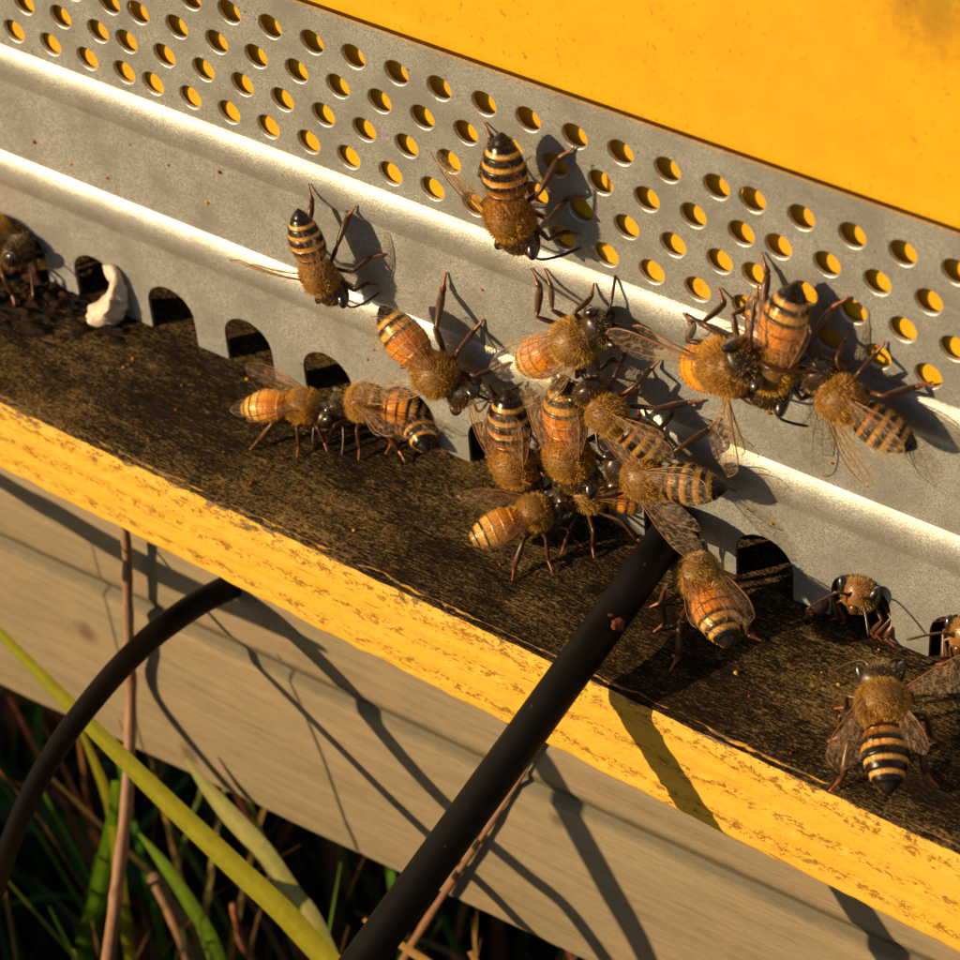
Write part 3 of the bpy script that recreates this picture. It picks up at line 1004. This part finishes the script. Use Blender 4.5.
def make_wing(L, fore, rnd):
    lead = [(0, .02), (.15, .035), (.4, .05), (.7, .055), (.88, .02), (.97, -.06), (1.0, -.13)] if fore else [(0, .02), (.2, .04), (.5, .05), (.8, .02), (.95, -.05), (1.0, -.12)]
    trail = [(0, -.02), (.12, -.06), (.3, -.18), (.5, -.285), (.7, -.335), (.85, -.30), (.96, -.22), (1.0, -.13)] if fore else [(0, -.03), (.15, -.14), (.4, -.25), (.65, -.29), (.85, -.24), (.96, -.17), (1.0, -.12)]
    lu, lv = zip(*lead)
    tu, tv = zip(*trail)
    cx, cy = rnd.uniform(-1, 1), rnd.uniform(0, 9)

    def pt(u, w):
        a, b = np.interp(u, lu, lv), np.interp(u, tu, tv)
        v = a + (b - a) * w
        z = -0.10 * (u - 0.4) ** 2 - 0.10 * (w - 0.3) ** 2 + 0.014 * math.sin(w * 17 + u * 4) * min(1, u * 3) + 0.012 * noise.noise(Vector((u * 5, w * 4, cy)))
        return Vector((u * L, v * L, z * L))
    mb = MB()
    nu, nw = 22, 8
    us = [1 - (1 - i / nu) ** 1.25 for i in range(nu + 1)]
    for u in us:
        for j in range(nw + 1):
            mb.v.append(tuple(pt(u, j / nw)))
    mb.f = [(i * (nw + 1) + j, i * (nw + 1) + j + 1, (i + 1) * (nw + 1) + j + 1, (i + 1) * (nw + 1) + j) for i in range(nu) for j in range(nw)]
    # thickness: a second skin just under the first
    n0 = len(mb.v)
    vein = MB()
    lines = [[(0, .02), (.2, .02), (.45, .02), (.7, .02), (.9, .05), (.98, .2), (.99, .5)], [(.02, .3), (.2, .2), (.45, .16), (.68, .14)], [(.05, .5), (.25, .42), (.5, .42), (.75, .42), (.92, .4)],
             [(.05, .6), (.25, .62), (.5, .66), (.75, .7), (.88, .75)], [(.06, .8), (.3, .85), (.5, .95)], [(.3, .18), (.33, .44)], [(.5, .16), (.55, .42)], [(.42, .42), (.45, .65)], [(.62, .42), (.6, .68)], [(.7, .14), (.74, .42)], [(.28, .6), (.3, .86)]]
    if not fore:
        lines = [lines[0], lines[1], [(.05, .5), (.3, .5), (.6, .5), (.85, .5)], [(.05, .7), (.3, .8), (.55, .88)], [(.4, .14), (.45, .5)]]
    for k, ln in enumerate(lines):
        ps = [pt(*q) for q in ln]
        ps = smooth_path(ps, 3)
        r0 = (0.008 if k == 0 else 0.0034)
        vein.tube(ps, [r0 * (1 - 0.65 * i / len(ps)) for i in range(len(ps))], 4)
    return mb, vein


def tube_leg(mb, hip, foot, l1, l2, pole, fat, flat_t):
    hip, foot = Vector(hip), Vector(foot)
    d = foot - hip
    dist = max(0.05, min(d.length, (l1 + l2) * 0.985))
    foot2 = hip + d.normalized() * dist
    a = (l1 * l1 - l2 * l2 + dist * dist) / (2 * dist)
    h = math.sqrt(max(0.0004, l1 * l1 - a * a))
    dn = d.normalized()
    pv_ = (Vector(pole) - dn * Vector(pole).dot(dn)).normalized()
    knee = hip + dn * a + pv_ * h
    return knee, foot2


def make_bee(spec):
    name, lab, head, tail, normal, kind, wings, opt = spec
    H, T, N = Vector(head), Vector(tail), Vector(normal).normalized()
    surf = opt.get('surf', 'plate' if abs(normal[1]) > 0.5 else 'board')
    rnd = random.Random(hash(lab) % 100000 if False else sum(ord(ch) * (i + 1) for i, ch in enumerate(lab)))
    X = (H - T).normalized()
    Nr = (N - X * N.dot(X)).normalized()
    Y = Nr.cross(X)
    roll = math.radians(opt.get('roll', 0))
    Y, Zv = Y * math.cos(roll) + Nr * math.sin(roll), Nr * math.cos(roll) - Y * math.sin(roll)
    curl, nod = math.radians(opt.get('curl', 22)), math.radians(opt.get('nod', 38))
    tip = Vector(bend((-0.68, 0, 0), curl, nod))
    nose = Vector(bend((0.60, 0, 0), curl, nod))
    L = (nose.x - tip.x)
    S = min(1.20, max(0.88, (H - T).length / L)) * opt.get('size', 0.97)
    SL = S * opt.get('girth', rnd.uniform(0.96, 1.06))
    mid_local = (nose + tip) * 0.5
    org = (H + T) * 0.5 - X * (mid_local.x * S) - Zv * (mid_local.z * S * 0.5)
    Mw = Matrix(((X.x * S, Y.x * SL, Zv.x * SL, org.x), (X.y * S, Y.y * SL, Zv.y * SL, org.y), (X.z * S, Y.z * SL, Zv.z * SL, org.z), (0, 0, 0, 1)))
    Mi = Mw.inverted()
    root = empty(name, org)
    root.matrix_world = Mw
    tag(root, lab, 'bee', 'honey bees at the hive entrance')

    # ---- body: head, thorax, abdomen, legs and antennae
    mb = MB()
    rings = []
    tone = rnd.uniform(0.72, 1.08)
    for x in STATIONS:
        ring = []
        for k in range(NR):
            a = 2 * math.pi * k / NR
            p = section(x, a)
            ring.append(len(mb.v))
            up = math.sin(a)
            if x < -0.005:
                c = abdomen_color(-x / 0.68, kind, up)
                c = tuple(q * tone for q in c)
                g = 0.36 if kind in ('amber', 'striped') else 0.45
            elif x <= 0.36:
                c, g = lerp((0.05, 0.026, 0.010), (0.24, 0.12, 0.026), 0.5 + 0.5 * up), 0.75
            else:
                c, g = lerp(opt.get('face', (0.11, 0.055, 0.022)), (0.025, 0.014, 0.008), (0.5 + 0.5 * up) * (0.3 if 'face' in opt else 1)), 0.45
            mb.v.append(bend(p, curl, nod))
            mb.c.append((*c, g))
        rings.append(ring)
    for a, b in zip(rings, rings[1:]):
        for k in range(NR):
            j = (k + 1) % NR
            mb.f.append((a[k], b[k], b[j], a[j]))
    mb.f.append(tuple(reversed(rings[-1])))
    mb.f.append(tuple(rings[0]))

    def drop(lx, ly, lift=0.0):
        """local point over (lx, ly) brought down to the surface the bee stands on"""
        w = Mw @ Vector((lx, ly, 0))
        if surf == 'plate':
            if w.z < ZB + 0.05:
                w.z = ZB + 0.05
            w.y = strip_y(w.z) - 0.03 - lift
        elif surf == 'board':
            if w.y > -0.06:
                w.y = -0.06
            w.z = ZB + 0.015 + lift
        else:
            w = w - N * (0.25 * S)
        return Mi @ w
    LEGC, TARS = (0.085, 0.033, 0.011, 0.5), (0.26, 0.075, 0.018, 0.5)
    spread = opt.get('spread', 1.0)
    for s in (1, -1):
        for li, (hip, ft, l1, l2, lt) in enumerate((((.29, .08, -.14), (.56, .34), .25, .23, .20), ((.19, .10, -.16), (.14, .52), .29, .27, .24), ((.09, .09, -.15), (-.40, .46), .34, .34, .28))):
            key = ('LF', 'LM', 'LH')[li] if s > 0 else ('RF', 'RM', 'RH')[li]
            fx, fy = opt.get('feet', {}).get(key, (ft[0] + rnd.uniform(-.08, .08), (ft[1] + rnd.uniform(-.07, .07)) * spread))
            hip = Vector((hip[0], hip[1] * s, hip[2]))
            toe = drop(fx, fy * s)
            ank = drop(fx * 0.80 + hip.x * 0.2, fy * s * 0.74, 0.07 * S)
            if (ank - hip).length > (l1 + l2) * 0.98:
                toe2 = hip + (toe - hip) * min(1.0, (l1 + l2 + lt) * 0.97 / (toe - hip).length)
                ank = hip + (ank - hip).normalized() * (l1 + l2) * 0.96
                toe = toe2 if (toe2 - ank).length < lt * 1.6 else ank + (toe - ank).normalized() * lt
            pole = Vector((0.25 * (1 - li), 0.65 * s, 1.0))
            knee, ank = tube_leg(mb, hip, ank, l1, l2, pole, 1, 0)
            tf = 1.35 if li == 2 else 1.0
            pts = [hip, hip.lerp(knee, .3), hip.lerp(knee, .75), knee, knee.lerp(ank, .18), knee.lerp(ank, .7), ank]
            mb.tube(pts, [.020, .028, .026, .018, .021 * tf, .030 * tf, .021 * tf], 7, LEGC)
            t0 = ank + (toe - ank) * 0.45
            pts = [ank, ank.lerp(t0, .35), t0, t0 + (toe - t0) * .3, t0 + (toe - t0) * .6, toe]
            mb.tube(pts, [.020 * tf, .025 * tf, .016, .013, .012, .009], 6, [LEGC, LEGC, TARS, TARS, TARS, TARS])
        # antenna
        if not opt.get('no_antenna'):
            av = opt.get('ant', (rnd.uniform(.10, .22), rnd.uniform(-.1, .12)))
            b0 = (.60, .045 * s, .05)
            b1 = (.69, .13 * s, .12)
            b2 = (.80, (.17 + av[0] * .5) * s, .05 + av[1] * .4)
            b3 = (.90, (.20 + av[0]) * s, -.06 + av[1])
            mb.tube(smooth_path([bend(q, curl, nod) for q in (b0, b1, b2, b3)], 4), [.016] * 4 + [.013, .014, .014, .014, .014, .015, .015, .014, .008], 6, (0.05, 0.02, 0.01, 0.4))
    # mandibles close the face below
    lump(mb, bend((.60, 0, -.10), curl, nod), .055, (0.10, 0.04, 0.015, 0.35), 3.0, (1, 1.1, 1.2), 0.2, 7)
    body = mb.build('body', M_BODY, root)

    # ---- eyes
    for s in (1, -1):
        e = MB()
        for i in range(11):
            th = math.pi * i / 10
            for j in range(14):
                ph = 2 * math.pi * j / 14
                d = Vector((math.sin(th) * math.cos(ph), math.sin(th) * math.sin(ph), math.cos(th)))
                q = Vector((.080 * d.x, .060 * d.y, .138 * d.z))
                q.rotate(Matrix.Rotation(-0.30 * s, 3, 'X'))
                e.v.append(bend((.495 + q.x, .155 * s + q.y, .045 + q.z), curl, nod))
        e.f = [(i * 14 + j, (i + 1) * 14 + j, (i + 1) * 14 + (j + 1) % 14, i * 14 + (j + 1) % 14) for i in range(10) for j in range(14)]
        e.build('eye', M_EYE, root)

    # ---- hair
    fm = MB()
    hv, hf, hc = [], [], []

    def hair(x, a, ln, wd, color, comb):
        p0, p1 = Vector(bend(section(x, a), curl, nod)), None
        e1 = Vector(bend(section(x + 0.004, a), curl, nod)) - Vector(bend(section(x - 0.004, a), curl, nod))
        e2 = Vector(bend(section(x, a + 0.05), curl, nod)) - Vector(bend(section(x, a - 0.05), curl, nod))
        n = e2.cross(e1)
        if n.length < 1e-9:
            return
        n.normalize()
        c0 = Vector(bend((x, 0, 0), curl, nod))
        if n.dot(p0 - c0) < 0:
            n = -n
        back = -e1.normalized()
        d = (n + back * comb + Vector((rnd.gauss(0, .3), rnd.gauss(0, .3), rnd.gauss(0, .3)))).normalized()
        d2 = (d + back * 0.5 + Vector((rnd.gauss(0, .2), rnd.gauss(0, .2), rnd.gauss(0, .2)))).normalized()
        s = d.cross(Vector((rnd.gauss(0, 1), rnd.gauss(0, 1), rnd.gauss(0, 1)))).normalized() * wd
        k = len(hv)
        m1 = p0 + d * ln * 0.55
        m2 = m1 + d2 * ln * 0.45
        p0 = p0 - n * 0.004
        hv.extend((tuple(p0 - s), tuple(p0 + s), tuple(m1 - s * .7), tuple(m1 + s * .7), tuple(m2)))
        hf.extend(((k, k + 1, k + 3, k + 2), (k + 2, k + 3, k + 4)))
        v = rnd.uniform(0.6, 1.25)
        cc = (color[0] * v, color[1] * v, color[2] * v, 1)
        hc.extend([cc] * 5)
    fl = opt.get('fur', rnd.uniform(0.65, 1.05))
    gold = opt.get('gold', rnd.choice(((0.92, 0.58, 0.11), (0.86, 0.50, 0.075), (0.92, 0.62, 0.16), (0.82, 0.52, 0.12), (0.74, 0.44, 0.09))))
    for i in range(int(4200 * fl)):
        x = rnd.uniform(-0.01, 0.37)
        a = rnd.uniform(-0.5, math.pi + 0.5) if rnd.random() < .8 else rnd.uniform(0, 2 * math.pi)
        disc = (abs(math.sin(a) - 1) < 0.35 and 0.09 < x < 0.27)
        if disc and rnd.random() < 0.55:
            continue
        hair(x, a, rnd.uniform(.015, .03) if disc else rnd.uniform(.03, .068), .0027, lerp(gold, (0.14, 0.07, 0.018), .5 if disc else rnd.random() * .2), 0.55)
    for i in range(int(800 * fl * opt.get('beard', 1))):
        x = rnd.uniform(0.37, 0.60)
        hair(x, rnd.uniform(0, 2 * math.pi), rnd.uniform(.02, .05), .0026, lerp(gold, (0.30, 0.20, 0.10), .5 / opt.get('beard', 1)), 0.1)
    for i in range(int(2000 * fl)):
        s = rnd.random() ** 0.9 * 0.93
        a = rnd.uniform(-0.7, math.pi + 0.7)
        c = abdomen_color(s, kind, math.sin(a))
        lum = c[0]
        if lum < 0.1 and rnd.random() < .6:
            continue
        hair(-0.68 * max(s, .012), a, rnd.uniform(.014, .03), .0024, lerp(BLOND, c, .35) if lum > .1 else (0.10, 0.06, 0.03), 1.3)
    for i in range(int(260 * fl)):
        hair(-0.68 * rnd.uniform(.01, .10), rnd.uniform(0, math.pi), rnd.uniform(.05, .09), .004, gold, 0.9)
    fm.v, fm.f, fm.c = hv, hf, hc
    fur = fm.build('fur', M_FUR, body, False)

    # ---- wings
    for s, key in ((1, 'L'), (-1, 'R')):
        w = wings[key]
        if w is None:
            continue
        for fore in (True, False):
            if fore:
                ang, elev, tw = w[:3]
                Lw, hinge = 0.86, Vector((.21, .145 * s, .13))
            else:
                ang, elev, tw = w[3:6] if len(w) > 3 else (w[0] * 1.1 + 9, w[1] - 4, w[2])
                Lw, hinge = 0.60, Vector((.12, .15 * s, .105))
            a, e = math.radians(ang), math.radians(elev)
            u = Vector((-math.cos(a) * math.cos(e), s * math.sin(a) * math.cos(e), math.sin(e)))
            # chord: leading edge looks outward / forward
            lead = Vector((math.sin(a), s * math.cos(a), 0))
            lead = (lead - u * lead.dot(u)).normalized()
            nrm = u.cross(lead)
            if nrm.z < 0:
                nrm = -nrm
            t = math.radians(tw)
            lead, nrm = lead * math.cos(t) - nrm * math.sin(t), nrm * math.cos(t) + lead * math.sin(t)
            wm, vm = make_wing(Lw, fore, rnd)
            Mt = Matrix(((u.x, lead.x, nrm.x, hinge.x), (u.y, lead.y, nrm.y, hinge.y), (u.z, lead.z, nrm.z, hinge.z), (0, 0, 0, 1)))
            for q in (wm, vm):
                q.v = [tuple(Mt @ Vector(p)) for p in q.v]
            wo = wm.build('fore_wing' if fore else 'hind_wing', M_WING, root)
            vm.build('veins', M_VEIN, wo)
    return root


PL, BD = (0, -1, 0), (0, 0, 1)
BEES = [
    ('honey_bee', 'bee head down on the punched holes, highest of all the bees', (4.809, -0.420, -1.223), (4.703, -0.450, 0.092), PL, 'striped', {'L': (8, 4, 55), 'R': (34, 10, 20)}, {'curl': 10}),
    ('honey_bee', 'bee alone on the metal between the two beads, dark tail raised', (2.391, -0.360, -2.891), (2.123, -0.460, -1.770), PL, 'striped', {'L': (14, 5, 30), 'R': (62, 18, 45)}, {'curl': 12, 'feet': {'LH': (-.55, .5), 'RH': (-.75, .12), 'LM': (.1, .62)}}),
    ('honey_bee', 'bee pointing down right just above the gates, casting a long shadow', (4.053, -0.420, -3.433), (2.991, -0.440, -2.662), PL, 'amber', {'L': (12, 4, 35), 'R': (66, 6, 10)}, {'curl': 12, 'feet': {'LH': (-.45, .6)}}),
    ('honey_bee', 'bee facing left at a gate with one glossy wing spread over the board', (2.105, -0.308, -4.456), (3.184, 0.146, -4.436), BD, 'amber', {'L': (52, 10, 0), 'R': (75, 12, 5)}, {'curl': 16}),
    ('honey_bee', 'leftmost whole bee on the dark board, facing right with wings swept back', (2.162, -0.374, -4.506), (1.233, -0.756, -4.526), BD, 'gold', {'L': (22, 12, 10), 'R': (26, 8, 10)}, {'curl': 20}),
    ('honey_bee', 'bee climbing head down beside an open gate, shiny black tail tip', (4.557, -0.300, -4.525), (4.424, -0.320, -3.185), PL, 'striped', {'L': (9, 3, 20), 'R': (12, 3, 15)}, {'curl': 14}),
    ('honey_bee', 'orange bee head down in the middle of the cluster, wings folded', (5.310, -0.420, -3.990), (5.198, -0.400, -2.607), PL, 'amber', {'L': (9, 4, 20), 'R': (11, 4, 15)}, {'curl': 12}),
    ('honey_bee', 'plain orange bee on top of the cluster, head to the upper right', (5.656, -0.280, -1.869), (4.692, -0.500, -2.692), PL, 'gold', {'L': (10, 6, 30), 'R': (18, 4, 10)}, {'curl': 20, 'feet': {'LM': (.05, .66), 'LH': (-.1, .72)}}),
    ('honey_bee', 'bee facing upper left in the cluster with a dull brown abdomen', (5.511, -0.550, -2.508), (6.473, -0.420, -3.127), PL, 'dark', {'L': (14, 5, 15), 'R': (24, 6, 10)}, {'curl': 14}),
    ('honey_bee', 'bee above the thick cable facing left, glinting wings, dark tail right', (5.849, -0.620, -3.315), (7.071, -0.420, -3.202), PL, 'dark', {'L': (46, 12, 0, 30, 8, 0), 'R': (12, 8, 15)}, {'curl': 12}),
    ('honey_bee', 'half hidden bee at the bottom of the cluster, furry back and orange belly', (5.112, -0.365, -4.316), (5.769, 0.183, -4.436), BD, 'amber', {'L': (12, 8, 10), 'R': (28, 12, 20)}, {'curl': 14}),
    ('honey_bee', 'striped bee on the dark board left of the cable, head toward the cluster', (5.087, -0.341, -4.456), (4.468, -1.201, -4.516), BD, 'gold', {'L': (26, 10, 10), 'R': (24, 4, 25)}, {'curl': 14}),
    ('honey_bee', 'bee on the board close to the right side of the thick cable', (6.563, -0.464, -4.226), (7.572, -1.216, -4.356), BD, 'amber', {'L': (9, 4, 10), 'R': (11, 4, 15)}, {'curl': 14}),
    ('honey_bee', 'bee with both pale wings spread wide, facing right over the upper bead', (7.469, -0.720, -1.236), (6.488, -0.160, -2.120), PL, 'amber', {'L': (50, 22, 10), 'R': (58, 16, 10)}, {'curl': 6}),
    ('honey_bee', 'bee head down across the lowest holes, orange middle and black tail', (7.507, -0.500, -1.852), (7.692, -0.260, -0.536), PL, 'amber', {'L': (10, 4, 35), 'R': (12, 5, 30)}, {'curl': 8, 'feet': {'LH': (-.6, .42), 'RH': (-.62, .45)}}),
    ('honey_bee', 'bee at the right by the holes, facing upper left, clear wing hanging', (7.911, -0.380, -1.385), (8.993, -0.360, -1.875), PL, 'dark', {'L': (40, 0, 8), 'R': (10, 8, 20)}, {'curl': 12}),
    ('honey_bee', 'bee alone on the board at the lower right, wings half open', (8.890, -0.764, -4.256), (9.676, -1.942, -4.576), BD, 'striped', {'L': (30, 10, 10), 'R': (112, 18, 0, 24, 14, 0)}, {'curl': 12, 'size': 0.9}),
    ('honey_bee', 'bee cut off by the left edge of the picture', (-2.201, -0.201, -4.226), (-3.657, -0.438, -4.276), BD, 'gold', {'L': (20, 10, 10), 'R': (30, 12, 10)}, {'curl': 16}),
    ('honey_bee', 'bee tucked under another with only its banded tail tip showing', (2.416, 0.505, -4.576), (3.323, -0.274, -4.576), BD, 'striped', {'L': (8, 2, 10), 'R': (8, 2, 10)}, {'curl': 12}),
    ('honey_bee', 'bee pushing its face out of a gate at the lower right', (8.30, -0.22, -4.19), (8.20, 1.0, -4.44), BD, 'amber', {'L': (12, 2, 10), 'R': (12, 2, 10)}, {'curl': 8, 'nod': 8, 'surf': 'board', 'face': (0.30, 0.13, 0.03), 'beard': 2, 'feet': {'LF': (.28, .2), 'RF': (.28, .2), 'LM': (.0, .3), 'RM': (.0, .3)}}),
    ('honey_bee', 'bee leaving the last gate at the right picture edge', (9.40, -0.20, -4.15), (9.55, 0.95, -4.43), BD, 'amber', {'L': (12, 2, 10), 'R': (12, 2, 10)}, {'curl': 8, 'nod': 15, 'feet': {'LF': (.3, .2), 'RF': (.3, .2), 'LM': (.0, .3), 'RM': (.0, .3)}, 'face': (0.30, 0.13, 0.03), 'beard': 2}),
]
for spec in BEES:
    make_bee(spec)
